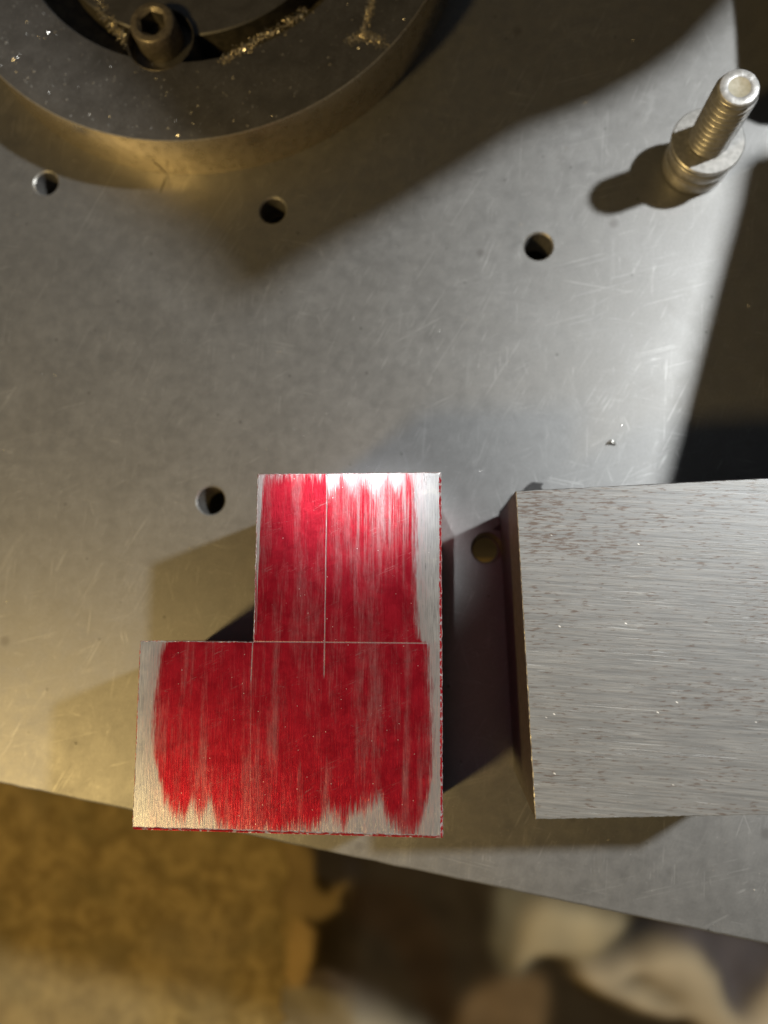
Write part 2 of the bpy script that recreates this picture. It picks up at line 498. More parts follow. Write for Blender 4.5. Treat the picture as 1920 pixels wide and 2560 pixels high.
# one curled chip
bm = bmesh.new()
cpos = P(1528, 1106)
prev = None
for k in range(9):
    t = k / 8
    a_ = t * 3.6
    p = cpos + Vector((-1.2 + 2.6 * t, 0.55 * math.sin(a_) , 0.12 + 0.75 * math.sin(t * PI)))
    q = p + Vector((-0.25, -0.95 + 0.3 * t, 0.45 * (1 - t)))
    cur = [bm.verts.new(p), bm.verts.new(q), bm.verts.new(q + Vector((0, 0, 0.06))), bm.verts.new(p + Vector((0, 0, 0.06)))]
    if prev:
        for i in range(4): bm.faces.new((prev[i], prev[(i + 1) % 4], cur[(i + 1) % 4], cur[i]))
    prev = cur
o = from_bm('curled_chip', bm, [M_chip], None, 60)
tag(o, 'small curled bright metal chip lying alone on the plate above the bare block', 'metal chip')

# ------------------------------------------------------------------ upright bolt with washer
M_bolt = simple_metal('warm_zinc_steel', (0.36, 0.35, 0.325), (0.5, 0.485, 0.455), 0.65, 0.36, 0.7, 0.03)
M_bolt_end = simple_metal('bolt_end_steel', (0.36, 0.355, 0.34), (0.5, 0.49, 0.47), 0.4, 0.45, 0.7, 0.05)
M_bolt_pale = simple_metal('cast_bolt_centre', (0.36, 0.33, 0.24), (0.42, 0.385, 0.29), 0.0, 0.6, 0.9, 0.05)
bolt = empty('upright_bolt', (73.1, 124.0, 0))
tag(bolt, 'threaded steel bolt standing head down on the plate at upper right', 'bolt')
bm = bmesh.new()
lathe(bm, [(0.01, 0.02), (8.5, 0.02), (8.95, 0.5), (9.1, 1.2), (9.1, 4.0), (8.9, 4.4), (8.5, 4.55), (8.5, 5.2), (8.9, 5.35), (9.2, 5.8), (9.2, 8.8), (8.95, 9.2), (8.5, 9.4), (8.5, 10.2), (0.01, 10.2)], 96, 0, 0, False)
head = from_bm('head', bm, [M_bolt], bolt, 40)
bm = bmesh.new()
lathe(bm, [(5.2, 10.22), (9.55, 10.22), (9.75, 10.5), (9.75, 11.5), (9.45, 11.8), (5.2, 11.8)], 96, 0, 0, True)
wsh = from_bm('washer', bm, [M_bolt], bolt, 40)
bm = bmesh.new()
pitch, nseg, z0, z1 = 1.9, 72, 10.5, 32.2
steps = int((z1 - z0) / 0.125)
rings = []
for i in range(steps + 1):
    z = z0 + (z1 - z0) * i / steps
    ring = []
    for k in range(nseg):
        t = 2 * PI * k / nseg
        ph = ((z / pitch) - k / nseg) % 1.0
        tri = abs(ph * 2 - 1)
        dep = min(max((tri - 0.1) / 0.75, 0), 1)
        r = 4.25 + 1.25 * dep
        if z > z1 - 1.2: r = min(r, 5.5 - 0.5 * (z - (z1 - 1.2)) / 1.2)
        ring.append(bm.verts.new((r * math.cos(t), r * math.sin(t), z)))
    rings.append(ring)
for a, b in zip(rings, rings[1:]): bridge(bm, a, b)
shank = from_bm('threaded_shank', bm, [M_bolt], bolt, 50)
bm = bmesh.new()
lathe(bm, [(4.9, 31.0), (4.95, 32.2), (4.8, 32.75), (4.5, 32.95), (3.2, 33.0), (2.7, 32.9), (2.3, 32.6), (0.01, 32.5)], 64, 0, 0, False)
for v in bm.verts:
    if v.co.z > 32.5: v.co.z += noise.noise(v.co * 0.9) * 0.12
tip = from_bm('bolt_end', bm, [M_bolt_end, M_bolt_pale], bolt, 50)
for f in tip.data.polygons:
    c = f.center * 1000
    if math.hypot(c.x, c.y) < 2.5: f.material_index = 1

# ------------------------------------------------------------------ red dyed L block
LX0, LXN, LX1 = -65.5, -40.3, -0.1
LYB, LYN, LYT = -48.3, -9.3, 27.65
ZT = 45.0
def dye_colour(a, x, y, mask, bare, red1, red2, dens):
    red = a.mix(dens, red1, red2)
    return a.mix(mask, bare, red)

def make_dye_top():
    a = Mat('red_layout_dye_on_brushed_steel')
    x, y, z = a.sep(a.co)
    def W(u, v): q = P(u, v, ZT); return q.x, q.y
    yb_pts = [W(*p) for p in [(330, 1780), (372, 1830), (390, 1905), (408, 1978), (435, 2036), (463, 2042), (478, 1990), (503, 2040), (520, 2000), (533, 2018), (549, 2074), (625, 2080), (700, 2082), (761, 2069), (799, 2063), (813, 2022),
              (835, 2020), (859, 2059), (880, 2016), (913, 2020), (951, 1985), (967, 2040), (990, 2058), (1010, 2082), (1030, 2080), (1048, 2062), (1070, 1990), (1095, 1900)]]
    yt_pts = [W(*p) for p in [(330, 1560), (640, 1560), (643, 1230), (655, 1215), (668, 1184), (700, 1192), (720, 1182), (760, 1184), (780, 1190), (812, 1186), (818, 1240), (840, 1225), (855, 1190), (866, 1222), (885, 1230), (905, 1203), (925, 1222),
              (938, 1245), (946, 1250), (958, 1212), (972, 1198), (988, 1240), (1000, 1222), (1008, 1198), (1020, 1194), (1034, 1198), (1038, 1220), (1095, 1260)]]
    xr_pts = [(W(u, v)[1], W(u, v)[0]) for u, v in [(1036, 1160), (1038, 1220), (1041, 1300), (1041, 1420), (1042, 1500), (1045, 1560), (1050, 1597), (1072, 1612), (1076, 1692), (1081, 1800), (1083, 1900), (1081, 1960), (1068, 2029), (1060, 2100)]]
    xl_pts = [(W(u, v)[1], W(u, v)[0]) for u, v in [(652, 1160), (650, 1250), (640, 1400), (630, 1590), (410, 1606), (398, 1640), (391, 1692), (385, 1760), (380, 1801), (381, 1882), (392, 1960), (400, 2100)]]
    # streak noises run along y
    s1 = a.noise(a.mapping(a.co, (1.0, 0.035, 1)), 1.3, 4, 0.65)
    s2 = a.noise(a.mapping(a.co, (1.0, 0.05, 1), loc=(40, 3, 0)), 4.0, 3, 0.65)
    s3 = a.noise(a.mapping(a.co, (1.0, 0.10, 1), loc=(9, 30, 0)), 0.35, 4, 0.6, 0.3)
    mott = a.noise(a.co, 0.28, 5, 0.65, 0.6)
    fine = a.noise(a.mapping(a.co, (1.0, 0.4, 1)), 2.2, 4, 0.7)
    jag = a.math('ADD', a.math('MULTIPLY', a.math('SUBTRACT', s1, 0.5), 6.0), a.math('MULTIPLY', a.math('SUBTRACT', s2, 0.5), 12.0))
    jx = a.math('MULTIPLY', a.math('SUBTRACT', a.noise(a.mapping(a.co, (1.0, 0.07, 1)), 2.2, 4, 0.7), 0.5), 4.0)
    yb = a.curve(x, -70, 2, yb_pts, -52, -20); yt = a.curve(x, -70, 2, yt_pts, -15, 32)
    xr = a.curve(y, -55, 32, xr_pts, -10, 0); xl = a.curve(y, -55, 32, xl_pts, -66, -38)
    dy = a.math('ADD', a.math('MINIMUM', a.math('SUBTRACT', y, yb), a.math('SUBTRACT', yt, y)), jag)
    my = a.step(dy, -3.4, 1.8)
    dx = a.math('ADD', a.math('MINIMUM', a.math('SUBTRACT', x, xl), a.math('SUBTRACT', xr, x)), jx)
    mx = a.step(dx, -0.9, 1.0)
    mask = a.math('MULTIPLY', mx, my)
    # thinning of the dye
    thin = a.math('ADD', a.math('MULTIPLY', s1, 0.28), a.math('ADD', a.math('MULTIPLY', s3, 0.85), a.math('MULTIPLY', s2, 0.18)))
    thin = a.math('ADD', thin, a.math('MULTIPLY', fine, 0.25))
    dens = a.step(thin, 0.72, 1.08, 1.0, 0.76)
    # rubbed, thinner towards the upper right of the arm
    rub = a.math('MULTIPLY', a.step(x, -26, -12), a.step(y, 0, 24))
    dens = a.math('SUBTRACT', dens, a.math('MULTIPLY', rub, a.step(s1, 0.42, 0.66, 0.0, 0.42)), clamp=True)
    # residual stain outside
    stain = a.math('MULTIPLY', a.step(s2, 0.45, 0.75, 0.0, 0.20), 1.0)
    mask = a.math('MAXIMUM', a.math('MULTIPLY', mask, dens), a.math('MULTIPLY', a.step(s2, 0.42, 0.7, 0.05, 0.35), a.step(dx, -3.6, -0.4)))
    # scribed lines through the dye
    wob = a.math('MULTIPLY', a.math('SUBTRACT', fine, 0.5), 0.12)
    tick = a.noise(a.mapping(a.co, (1.0, 1.0, 1)), 1.6, 3, 0.7)
    def vline(u0, v0, u1, v1, wd, strength):
        (xa, ya), (xb, yb_) = W(u0, v0), W(u1, v1)
        lx = a.lin(y, ya, yb_, xa, xb) if ya < yb_ else a.lin(y, yb_, ya, xb, xa)
        d = a.math('ABSOLUTE', a.math('ADD', a.math('SUBTRACT', x, lx), wob))
        l = a.step(d, wd * 0.5, wd * 1.2, strength, 0)
        inr = a.math('MULTIPLY', a.math('LESS_THAN', y, max(ya, yb_)), a.step(y, min(ya, yb_), min(ya, yb_) + 1.5))
        return a.math('MULTIPLY', a.math('MULTIPLY', l, inr), a.step(tick, 0.30, 0.42, 0.45, 1))
    l1 = vline(818, 1186, 810, 1700, 0.15, 0.65)
    l2 = vline(632, 1603, 627, 1712, 0.14, 0.65)
    l3 = vline(628, 1700, 624, 2075, 0.06, 0.2)
    hy = W(850, 1606)[1]
    dh = a.math('ABSOLUTE', a.math('ADD', a.math('SUBTRACT', y, hy), wob))
    l4 = a.math('MULTIPLY', a.step(dh, 0.07, 0.19, 0.6, 0), a.math('MULTIPLY', a.math('GREATER_THAN', x, LXN - 0.3), a.math('LESS_THAN', x, W(1071, 1606)[0])))
    lines = a.math('MAXIMUM', a.math('MAXIMUM', l1, l2), a.math('MAXIMUM', l3, l4))
    # cross wipes
    wip = a.scratches(-24, 1.2, 0.01, 0.12, 5, 0.12, 0.50)
    mask = a.math('MULTIPLY', mask, a.math('SUBTRACT', 1.0, a.math('MULTIPLY', lines, 0.95)))
    mask = a.math('MULTIPLY', mask, a.math('SUBTRACT', 1.0, a.math('MULTIPLY', wip, 0.16)))
    bare = a.mix(a.step(s2, 0.3, 0.7), (0.28, 0.272, 0.27), (0.41, 0.40, 0.395))
    bare = a.mix(a.step(mott, 0.5, 0.75, 0, 0.3), bare, (0.55, 0.50, 0.45))
    red = a.mix(a.step(mott, 0.3, 0.7), (0.25, 0.006, 0.015), (0.36, 0.011, 0.024))
    col = a.mix(mask, bare, red)
    glint = a.step(a.voro(a.co, 0.5), 0.02, 0.06, 0.8, 0)
    col = a.mix(glint, col, (0.85, 0.75, 0.7))
    a.set(Base_Color=col, Metallic=a.math('ADD', 0.55, a.math('MULTIPLY', mask, 0.1)), Specular_IOR_Level=a.math('SUBTRACT', 0.5, a.math('MULTIPLY', mask, 0.38), clamp=True), Roughness=a.lin(s2, 0.3, 0.7, 0.27, 0.36), Anisotropic=0.35)
    tn = a.nt.nodes.new('ShaderNodeTangent'); tn.direction_type = 'UV_MAP'; tn.uv_map = 'UVMap'
    a.nt.links.new(tn.outputs[0], a.b.inputs['Tangent'])
    h = a.math('ADD', a.math('MULTIPLY', s2, 1.0), a.math('MULTIPLY', a.noise(a.mapping(a.co, (1.0, 0.04, 1)), 9.0, 2), 0.8))
    h = a.math('ADD', h, a.math('MULTIPLY', lines, -1.6))
    h = a.math('ADD', h, a.math('MULTIPLY', fine, 0.5))
    a.bump(h, 0.035, 0.8)
    return a.m
def make_dye_side():
    a = Mat('red_dyed_saw_cut_side')
    s = a.noise(a.mapping(a.co, (1, 1, 0.25)), 1.1, 4, 0.65)
    n = a.noise(a.co, 2.5, 3, 0.6)
    x, y, z = a.sep(a.co)
    bare_r = a.math('MULTIPLY', a.step(x, -9, -6), a.step(y, 27.0, 27.3))          # bare strip on the back face
    m = a.math('MULTIPLY', a.step(s, 0.36, 0.5), a.math('SUBTRACT', 1.0, bare_r))
    a.set(Base_Color=a.mix(m, (0.55, 0.5, 0.48), a.mix(n, (0.38, 0.005, 0.012), (0.5, 0.02, 0.03))), Metallic=0.45, Roughness=0.42)
    a.bump(a.math('ADD', s, n), 0.08)
    return a.m
def make_burr():
    a = Mat('burred_bright_edge')
    n = a.noise(a.co, 1.7, 3, 0.7)
    a.set(Base_Color=a.mix(a.step(n, 0.4, 0.6), (0.85, 0.82, 0.78), (0.55, 0.30, 0.28)), Metallic=0.7, Roughness=0.3)
    a.bump(n, 0.06)
    return a.m
M_dye, M_side, M_burr = make_dye_top(), make_dye_side(), make_burr()

def edged_block(name, corners, off, ztop, mats, lipmat, lip, jit, seed, zb=0.0, shear=(0, 0)):
    """prism with a worn, slightly irregular top edge; off[i] is how far side i stands out below its lip"""
    random.seed(seed)
    n = len(corners)
    A = [Vector((c[0], c[1], 0)) for c in corners]       # clockwise or ccw, either way
    area = sum(A[i].x * A[(i + 1) % n].y - A[(i + 1) % n].x * A[i].y for i in range(n))
    sg = 1 if area > 0 else -1
    nor = []
    for i in range(n):
        d = (A[(i + 1) % n] - A[i]).normalized()
        nor.append(Vector((d.y, -d.x, 0)) * sg)
    def offs(k):   # offset polygon
        out = []
        for i in range(n):
            a, b = (i - 1) % n, i
            na, nb = nor[a], nor[b]
            out.append(A[i] + na * off[a] * k + nb * off[b] * k)
        return out
    top, low = A, offs(1.0)
    T, Lw, side = [], [], []
    for i in range(n):
        a0, a1, b0, b1 = top[i], top[(i + 1) % n], low[i], low[(i + 1) % n]
        m = max(2, int((a1 - a0).length / 0.6))
        for k in range(m):
            t = k / m
            j = (random.gauss(0, jit) + 0.07 * noise.noise(a0.lerp(a1, t) * 0.35 + Vector((0, 0, seed)))) if k else 0
            T.append(a0.lerp(a1, t) + nor[i] * j)
            Lw.append(b0.lerp(b1, t) + nor[i] * (j * 0.6 + (random.gauss(0, jit) if k else 0)))
            side.append(i)
    bm = bmesh.new()
    uvl = bm.loops.layers.uv.new('UVMap')
    tv = [bm.verts.new((p.x, p.y, ztop)) for p in T]
    lv = [bm.verts.new((p.x, p.y, ztop - lip[side[k]])) for k, p in enumerate(Lw)]
    bv = [bm.verts.new((p.x + shear[0], p.y + shear[1], zb)) for p in low]
    N_ = len(T)
    f = bm.faces.new(tv); f.material_index = 0
    fl = []
    for k in range(N_):
        j = (k + 1) % N_
        f = bm.faces.new((tv[k], tv[j], lv[j], lv[k])); f.material_index = lipmat[side[k]]
    # side walls: each wall one polygon fan to bottom corners
    idx = 0
    for i in range(n):
        m = sum(1 for s_ in side if s_ == i)
        row = [lv[(idx + k) % N_] for k in range(m + 1)]
        f = bm.faces.new(row + [bv[(i + 1) % n], bv[i]]); f.material_index = 1
        idx += m
    bm.faces.new(bv[::-1]).material_index = 1
    for f in bm.faces:
        for l in f.loops: l[uvl].uv = (l.vert.co.x * 0.01, l.vert.co.y * 0.01)
    for v in bm.verts: v.co *= MM
    bmesh.ops.recalc_face_normals(bm, faces=bm.faces)
    me = bpy.data.meshes.new(name); bm.to_mesh(me); bm.free()
    return link(name, me, mats)

Lb = edged_block('red_marked_block',
                 [(LX0, LYB), (LX1, LYB + 0.0), (LX1, LYT), (LXN, LYT), (LXN, LYN), (LX0, LYN)],
                 [0.62, 0.42, 0.10, 0.12, 0.10, 0.12], ZT, [M_dye, M_side, M_burr], [1, 1, 2, 2, 2, 2], [0.5, 0.6, 0.12, 0.15, 0.12, 0.15], 0.05, 3, shear=(0, -2.4))
tag(Lb, 'L-shaped steel block coated in streaky red layout dye with scribed lines', 'metal block')
# thin bright burr line between top face and the red chamfers
random.seed(8)
bm = bmesh.new()
def burrline(a, b, wd, h, step=0.7):
    d = (b - a); n_ = int(d.length / step); t_ = d.normalized(); s_ = Vector((-t_.y, t_.x, 0))
    prev = None
    for k in range(n_ + 1):
        p = a + d * (k / n_) + s_ * random.gauss(0, 0.05)
        w_ = wd * random.uniform(0.4, 1.3); hh = h * random.uniform(0.3, 1.2)
        cur = [bm.verts.new(p - s_ * w_ + Vector((0, 0, -0.06))), bm.verts.new(p + Vector((0, 0, hh))), bm.verts.new(p + s_ * w_ + Vector((0, 0, -0.06)))]
        if prev:
            for i in range(3): bm.faces.new((prev[i], prev[(i + 1) % 3], cur[(i + 1) % 3], cur[i]))
        else: bm.faces.new(cur)
        prev = cur
    bm.faces.new(prev[::-1])
burrline(Vector((LX0, LYB, ZT)), Vector((LX1, LYB, ZT)), 0.16, 0.09)
burrline(Vector((LX1 + 0.4, LYB - 0.3, ZT - 0.55)), Vector((LX1 + 0.4, LYT, ZT - 0.55)), 0.10, 0.10)
burrline(Vector((LXN, LYN, ZT)), Vector((LXN, LYT, ZT)), 0.12, 0.07)
burrline(Vector((LX0, LYN, ZT)), Vector((LXN, LYN, ZT)), 0.10, 0.06)
burrline(Vector((LXN, LYT, ZT)), Vector((LX1, LYT, ZT)), 0.12, 0.07)
from_bm('edge_burr', bm, [M_burr], Lb)

# ------------------------------------------------------------------ bare block on the right
def make_ground_top():
    a = Mat('coarsely_ground_steel')
    co = a.rotz(a.co, 3.5)
    g1 = a.noise(a.mapping(co, (0.03, 1.0, 1)), 1.2, 4, 0.65)
    g2 = a.noise(a.mapping(co, (0.03, 1.0, 1), loc=(7, 3, 0)), 4.5, 3, 0.6)
    g3 = a.noise(a.mapping(a.rotz(a.co, -0.5), (0.09, 1.0, 1)), 2.6, 4, 0.7)
    big = a.noise(a.co, 0.045, 3, 0.5)
    x, y, z = a.sep(a.co)
    col = a.mix(a.step(g1, 0.3, 0.7), (0.205, 0.207, 0.205), (0.275, 0.276, 0.272))
    col = a.mix(a.step(g2, 0.42, 0.7, 0, 0.55), col, (0.36, 0.35, 0.33))
    col = a.mix(a.step(g3, 0.54, 0.70, 0, 0.6), col, (0.24, 0.21, 0.185))
    # brown rust flecks, denser to the upper left and in bands
    fl = a.noise(a.mapping(a.rotz(a.co, 0.5), (0.17, 1.0, 1)), 2.2, 4, 0.6)
    pl = a.noise(a.mapping(a.co, (0.5, 1.0, 1)), 0.13, 3, 0.6)
    corner = a.math('MULTIPLY', a.step(x, 22, 46, 1, 0), a.step(y, 2, 16))
    thr = a.math('SUBTRACT', a.math('SUBTRACT', 0.585, a.math('MULTIPLY', corner, 0.08)), a.math('MULTIPLY', a.step(pl, 0.4, 0.65), 0.08))
    rust = a.step(a.math('SUBTRACT', fl, thr), 0.0, 0.14, 0, 0.8)
    col = a.mix(rust, col, (0.135, 0.095, 0.073))
    line = a.scratches(3.5, 1.6, 0.010, 0.10, 12, 0.012, 0.46)
    line2 = a.scratches(-84, 0.5, 0.004, 0.05, 21, 0.03, 0.58)
    ln = a.math('MAXIMUM', line, a.math('MULTIPLY', line2, 0.15))
    col = a.mix(a.math('MULTIPLY', ln, 0.28), col, (0.65, 0.64, 0.6))
    glint = a.step(a.voro(a.mapping(a.rotz(a.co, 30), (0.6, 1.4, 1)), 0.22), 0.02, 0.05, 1, 0)
    col = a.mix(glint, col, (1, 0.97, 0.9))
    a.set(Base_Color=col, Metallic=0.45, Roughness=a.lin(g2, 0.3, 0.7, 0.42, 0.54), Anisotropic=0.3)
    tn = a.nt.nodes.new('ShaderNodeTangent'); tn.direction_type = 'UV_MAP'; tn.uv_map = 'UVMap'
    a.nt.links.new(tn.outputs[0], a.b.inputs['Tangent'])
    h = a.math('ADD', g1, a.math('MULTIPLY', g2, 0.8))
    h = a.math('ADD', h, a.math('ADD', a.math('MULTIPLY', g3, 0.6), a.math('MULTIPLY', ln, 0.5)))
    a.bump(h, 0.03, 0.8)
    return a.m
M_gtop = make_ground_top()
M_edge2 = simple_metal('worn_steel_arris', (0.5, 0.48, 0.42), (0.25, 0.23, 0.2), 0.5, 0.45, 1.5)
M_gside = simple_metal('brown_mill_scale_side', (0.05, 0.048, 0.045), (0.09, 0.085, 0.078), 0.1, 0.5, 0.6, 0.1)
c0, c1, c3 = P(1291, 1229, ZT), P(1920, 1197, ZT), P(1340, 2047, ZT)
ex = (P(1920, 1197, ZT) - c0).normalized(); ex2 = (P(1920, 2035, ZT) - c3).normalized()
Bb = edged_block('bare_steel_block',
                 [c3.xy[:], (c3 + ex2 * 66).xy[:], (c0 + ex * 68).xy[:], c0.xy[:]],
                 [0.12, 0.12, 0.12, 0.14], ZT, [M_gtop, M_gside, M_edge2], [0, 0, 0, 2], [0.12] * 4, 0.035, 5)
tag(Bb, 'bare grey steel block with fine sideways grinding lines and rust flecks', 'metal block')

bm = bmesh.new()  # thin dark sheet standing in for the shadow wedge at the block's corner
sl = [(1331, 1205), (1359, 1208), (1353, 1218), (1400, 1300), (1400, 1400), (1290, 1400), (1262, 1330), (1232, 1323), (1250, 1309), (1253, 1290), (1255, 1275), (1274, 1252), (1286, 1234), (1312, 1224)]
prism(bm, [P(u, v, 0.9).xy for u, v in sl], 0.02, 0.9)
o = from_bm('shadow_sheet', bm, [M_stand_in]); tag(o, 'thin dark sheet added for the shadow wedge at the corner of the bare block', 'shadow shape')
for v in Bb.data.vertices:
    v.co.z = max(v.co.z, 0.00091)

# ------------------------------------------------------------------ unseen slabs outside the picture, added and shaped to shade the plate
def shade_pt(u, v, h, z=0.0):
    p = P(u, v, z)
    return p + (LA - p) * ((h - z) / (LA.z - z))
def overhead(name, poly, h, thick, label, cat):  # unseen slab, outline projected back through the lamp from the wanted shadow
    bm = bmesh.new()
    hh = lambda q: q[3] if len(q) > 3 else h
    zz = lambda q: q[2] if len(q) > 2 else 0.0
    lo_ = [bm.verts.new(shade_pt(q[0], q[1], hh(q), zz(q))) for q in poly]
    hi_ = [bm.verts.new(shade_pt(q[0], q[1], hh(q) + thick, zz(q))) for q in poly]
    bm.faces.new(hi_); bm.faces.new(lo_[::-1])
    for i in range(len(lo_)):
        j = (i + 1) % len(lo_)
        bm.faces.new((lo_[i], lo_[j], hi_[j], hi_[i]))
    o = from_bm(name, bm, [M_stand_in])
    return tag(o, label, cat)
overhead('shadow_slab_top', [(1868, -60), (1850, -8), (1730, 118), (1620, 195), (1480, 268), (1305, 332), (1190, 405), (1000, 520), (800, 632, 0, 150), (660, 722, 0, 160), (600, 758, 0, 180), (520, 680, 0, 210), (440, 590, 0, 230), (382, 345, ZD, 240), (345, 268, ZD, 240), (211, 140, ZD, 240), (110, 20, ZD, 240), (40, -80, ZD, 240), (-100, -500, ZD, 240), (-100, -900, 0, 300), (1500, -900), (2000, -500)],
         125, 30, 'unseen dark slab added above to shade the faceplate and the upper plate', 'shadow caster')
overhead('shadow_slab_right', [(1868, 396), (1905, 382), (2200, 330), (2900, 300), (2900, 1500), (1600, 1500), (1655, 1210), (1700, 1040), (1780, 720), (1838, 505), (1852, 430)],
         85, 20, 'unseen dark slab added at the right to shade the plate', 'bracket')
bm = bmesh.new()  # unseen block, outline shaped for the shadow at the upper right
pts_ = [shade_pt(u, v, 24) for u, v in [(1832, -60), (1836, 60), (1846, 270), (1862, 298), (1895, 312), (1960, 318), (2400, 330), (2400, -400), (1832, -400)]]
prism(bm, [(p.x, p.y) for p in pts_], 0.0, 24)
o = from_bm('shadow_block_corner', bm, [M_stand_in]); tag(o, 'unseen dark block added beyond the bolt to shade the plate corner', 'clamp block')

# ------------------------------------------------------------------ below: added dark block, floor, patchy cloth
bm = bmesh.new()  # dark block added so that most holes look dark from above
prism(bm, [(-420, 27), (330, 27), (330, 320), (-420, 320)], -300, -55)
o = from_bm('hole_backing_block', bm, [M_stand_in]); tag(o, 'dark block added beneath the plate to darken the view through the holes', 'hole backing')

ZF = -600.0
def make_floor_mat():
    a = Mat('mottled_ochre_floor')
    n1 = a.noise(a.co, 0.016, 5, 0.6, 0.8); n2 = a.noise(a.co, 0.045, 4, 0.6, 1.0); n3 = a.noise(a.co, 0.25, 3, 0.6)
    col = a.mix(a.step(n2, 0.35, 0.65), (0.32, 0.22, 0.075), (0.56, 0.40, 0.15))
    col = a.mix(a.step(n1, 0.45, 0.7, 0, 0.55), col, (0.25, 0.19, 0.07))
    col = a.mix(a.step(n3, 0.55, 0.75, 0, 0.4), col, (0.62, 0.48, 0.27))
    wide = a.noise(a.co, 0.004, 2)
    col = a.mix(a.step(wide, 0.5, 0.62, 0, 0.35), col, (0.46, 0.37, 0.22))
    a.set(Base_Color=col, Roughness=0.85, Specular_IOR_Level=0.15)
    a.bump(n2, 2.0)
    return a.m
bm = bmesh.new()
vs = [bm.verts.new(p) for p in ((-3000, -3000, ZF), (3000, -3000, ZF), (3000, 3000, ZF), (-3000, 3000, ZF))]
bm.faces.new(vs)
o = from_bm('floor', bm, [make_floor_mat()]); tag(o, 'mottled ochre brown floor far below the plate edge', None, kind='structure')

ZC = ZF + 14
PATCH = [  # patches for the cloth's colours and the tones of its folds, painter's order: (colour, outline in photo pixels at the cloth's height)
    ((0.034, 0.023, 0.011), [(690, 2000), (2100, 2000), (2100, 2800), (690, 2800)]),
    ((0.40, 0.28, 0.10), [(560, 2000), (735, 2000), (748, 2150), (765, 2290), (738, 2350), (722, 2480), (650, 2520), (560, 2800)]),
    ((0.06, 0.05, 0.045), [(770, 2100), (880, 2120), (900, 2190), (850, 2230), (800, 2200), (775, 2170)]),
    ((0.36, 0.25, 0.10), [(740, 2100), (775, 2110), (788, 2180), (775, 2215), (755, 2190), (745, 2150)]),
    ((0.36, 0.25, 0.10), [(690, 2120), (750, 2120), (770, 2210), (815, 2240), (845, 2205), (895, 2195), (875, 2235), (845, 2270), (812, 2300), (760, 2295), (690, 2290)]),
    ((0.60, 0.40, 0.15), [(727, 2300), (760, 2305), (792, 2325), (785, 2375), (768, 2440), (752, 2480), (705, 2500), (712, 2420), (720, 2360)]),
    ((0.15, 0.115, 0.085), [(770, 2420), (840, 2425), (910, 2460), (980, 2500), (900, 2510), (760, 2480)]),
    ((0.40, 0.34, 0.23), [(500, 2560), (560, 2515), (640, 2495), (720, 2478), (800, 2462), (880, 2465), (950, 2495), (1010, 2530), (1080, 2560), (1080, 2700), (400, 2700)]),
    ((0.032, 0.018, 0.007), [(850, 2200), (980, 2200), (1080, 2270), (1130, 2400), (1140, 2560), (1060, 2560), (1030, 2440), (960, 2330), (860, 2290)]),
    ((0.16, 0.10, 0.045), [(1135, 2560), (1150, 2490), (1230, 2445), (1310, 2420), (1370, 2425), (1365, 2560), (1300, 2700), (1135, 2700)]),
    ((0.16, 0.135, 0.08), [(1250, 2180), (1330, 2200), (1370, 2300), (1340, 2380), (1290, 2430), (1240, 2410), (1225, 2300)]),
    ((0.42, 0.34, 0.20), [(1320, 2205), (1460, 2230), (1580, 2283), (1545, 2330), (1470, 2375), (1400, 2385), (1330, 2370), (1300, 2420), (1270, 2400), (1290, 2300)]),
    ((0.018, 0.017, 0.018), [(1580, 2280), (1680, 2300), (1680, 2330), (1610, 2345), (1560, 2370), (1470, 2390), (1430, 2380), (1500, 2350), (1550, 2320)]),
    ((0.10, 0.085, 0.083), [(1640, 2290), (1940, 2350), (1930, 2370), (1860, 2450), (1805, 2510), (1780, 2440), (1740, 2370), (1700, 2335), (1640, 2325)]),
    ((0.44, 0.35, 0.22), [(1420, 2385), (1500, 2375), (1570, 2360), (1620, 2335), (1680, 2332), (1735, 2350), (1775, 2410), (1805, 2510), (1870, 2450), (1930, 2370), (2000, 2330), (2100, 2700), (1760, 2700), (1735, 2560), (1705, 2515), (1660, 2535), (1580, 2510), (1500, 2480), (1435, 2440)]),
    ((0.17, 0.14, 0.085), [(1545, 2410), (1580, 2415), (1620, 2445), (1680, 2465), (1685, 2485), (1620, 2470), (1560, 2440)]),
    ((0.52, 0.42, 0.28), [(1800, 2520), (1870, 2452), (1930, 2370), (2100, 2300), (2100, 2700), (1780, 2700)]),
]
def smooth_poly(p, it=3):
    for _ in range(it):
        q = []
        for i in range(len(p)):
            a_, b_ = p[i], p[(i + 1) % len(p)]
            q += [(a_[0] * .75 + b_[0] * .25, a_[1] * .75 + b_[1] * .25), (a_[0] * .25 + b_[0] * .75, a_[1] * .25 + b_[1] * .75)]
        p = q
    return p
PATCH = [PATCH[0]] + [(c, smooth_poly(p)) for c, p in PATCH[1:]]
PP = [(c, [P(u, v, ZC).xy for u, v in poly]) for c, poly in PATCH]
def inside(q, poly):
    r = False; n_ = len(poly); j = n_ - 1
    for i in range(n_):
        a, b = poly[i], poly[j]
        if (a.y > q.y) != (b.y > q.y) and q.x < (b.x - a.x) * (q.y - a.y) / (b.y - a.y) + a.x: r = not r
        j = i
    return r
xa, ya = P(690, 2000, ZC).x, P(690, 2000, ZC).y
GX, GY, ST = 430, 280, 2.05
x0c, y1c = P(705, 2050, ZC).x, P(1100, 1900, ZC).y
vx = np.empty((GY + 1) * (GX + 1)); vy = vx.copy(); vz = vx.copy(); qx = vx.copy(); qy = vx.copy(); gg = vx.copy()
k = 0
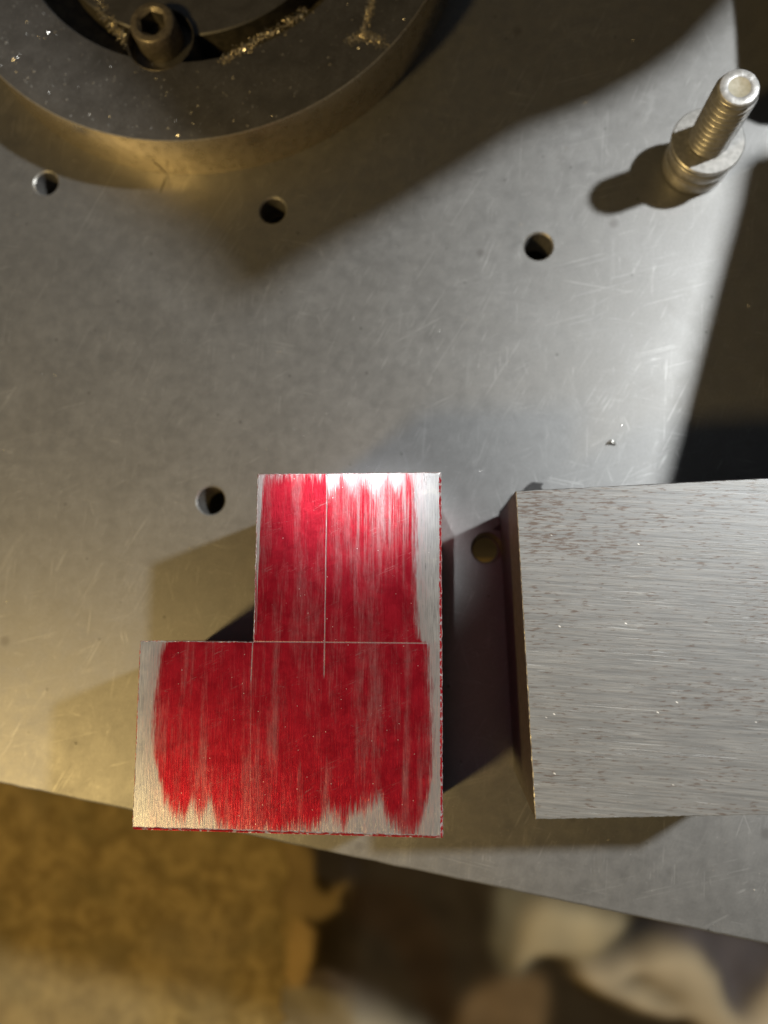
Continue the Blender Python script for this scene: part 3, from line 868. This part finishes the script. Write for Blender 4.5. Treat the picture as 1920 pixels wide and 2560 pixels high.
for j in range(GY + 1):
    for i in range(GX + 1):
        x, y = x0c + i * ST, y1c - j * ST
        if i < 24:
            x += (noise.noise(Vector((y * 0.03, 7, 0))) * 16 + noise.noise(Vector((y * 0.09, 2, 0))) * 7) * (1 - i / 24)
        vx[k], vy[k] = x, y
        vz[k] = ZC + 10 * noise.noise(Vector((x * 0.011, y * 0.011, 1.5))) + 4 * noise.noise(Vector((x * 0.03, y * 0.03, 6)))
        qx[k] = x + 3 * noise.noise(Vector((x * .05, y * .05, 0))); qy[k] = y + 3 * noise.noise(Vector((x * .05, y * .05, 9)))
        gg[k] = 1 + 0.22 * noise.noise(Vector((x * .04, y * .04, 3)))
        k += 1
cols = np.ones((k, 4)); cols[:, :3] = PP[0][0]
for cc_, poly in PP[1:]:
    r_ = np.zeros(k, bool); j = len(poly) - 1
    for i in range(len(poly)):
        a_, b_ = poly[i], poly[j]
        r_ ^= ((a_.y > qy) != (b_.y > qy)) & (qx < (b_.x - a_.x) * (qy - a_.y) / ((b_.y - a_.y) or 1e-9) + a_.x)
        j = i
    cols[r_, :3] = cc_
def soften(a3, n_):
    for _ in range(n_):
        a3 = (a3 + np.roll(a3, 1, 0) + np.roll(a3, -1, 0)) / 3
        a3 = (a3 + np.roll(a3, 1, 1) + np.roll(a3, -1, 1)) / 3
    return a3
g3 = cols[:, :3].reshape(GY + 1, GX + 1, 3)
s1_, s2_ = soften(g3, 2), soften(g3, 12)
wx = np.clip((np.arange(GX + 1) / GX - 0.42) / 0.15, 0, 1)[None, :, None]
wx = 1 - wx
wx[:, :35] = 0.2
g3 = s1_ * (1 - wx) + s2_ * wx
cols[:, :3] = g3.reshape(-1, 3)
lum = soften(g3.mean(2, keepdims=True), 14).reshape(-1)
vz += lum * 110
tap = np.clip(np.arange(GX + 1) / 40.0, 0, 1)[None, :].repeat(GY + 1, 0).reshape(-1)
vz = (ZF + 1.5) * (1 - tap) + np.maximum(vz, ZF + 1.5) * tap
cols[:, :3] *= gg[:, None]
verts = (np.c_[vx, vy, vz] * MM).tolist()
faces = [(j * (GX + 1) + i, (j + 1) * (GX + 1) + i, (j + 1) * (GX + 1) + i + 1, j * (GX + 1) + i + 1) for j in range(GY) for i in range(GX)]
me = bpy.data.meshes.new('patterned_cloth')
me.from_pydata(verts, [], faces)
ca = me.color_attributes.new('PatchColour', 'FLOAT_COLOR', 'POINT')
ca.data.foreach_set('color', cols.ravel().astype(np.float32))
a = Mat('patterned_cotton')
at = a.nt.nodes.new('ShaderNodeVertexColor'); at.layer_name = 'PatchColour'
a.set(Base_Color=at.outputs[0], Roughness=0.9, Specular_IOR_Level=0.08)
a.bump(a.noise(a.co, 0.8, 3), 0.3)
o = link('patterned_cloth', me, [a.m], None, None, True)
mod = o.modifiers.new('thickness', 'SOLIDIFY'); mod.thickness = 0.0015
tag(o, 'rumpled cloth in beige, brown and black patches lying out of focus below the plate', 'cloth')
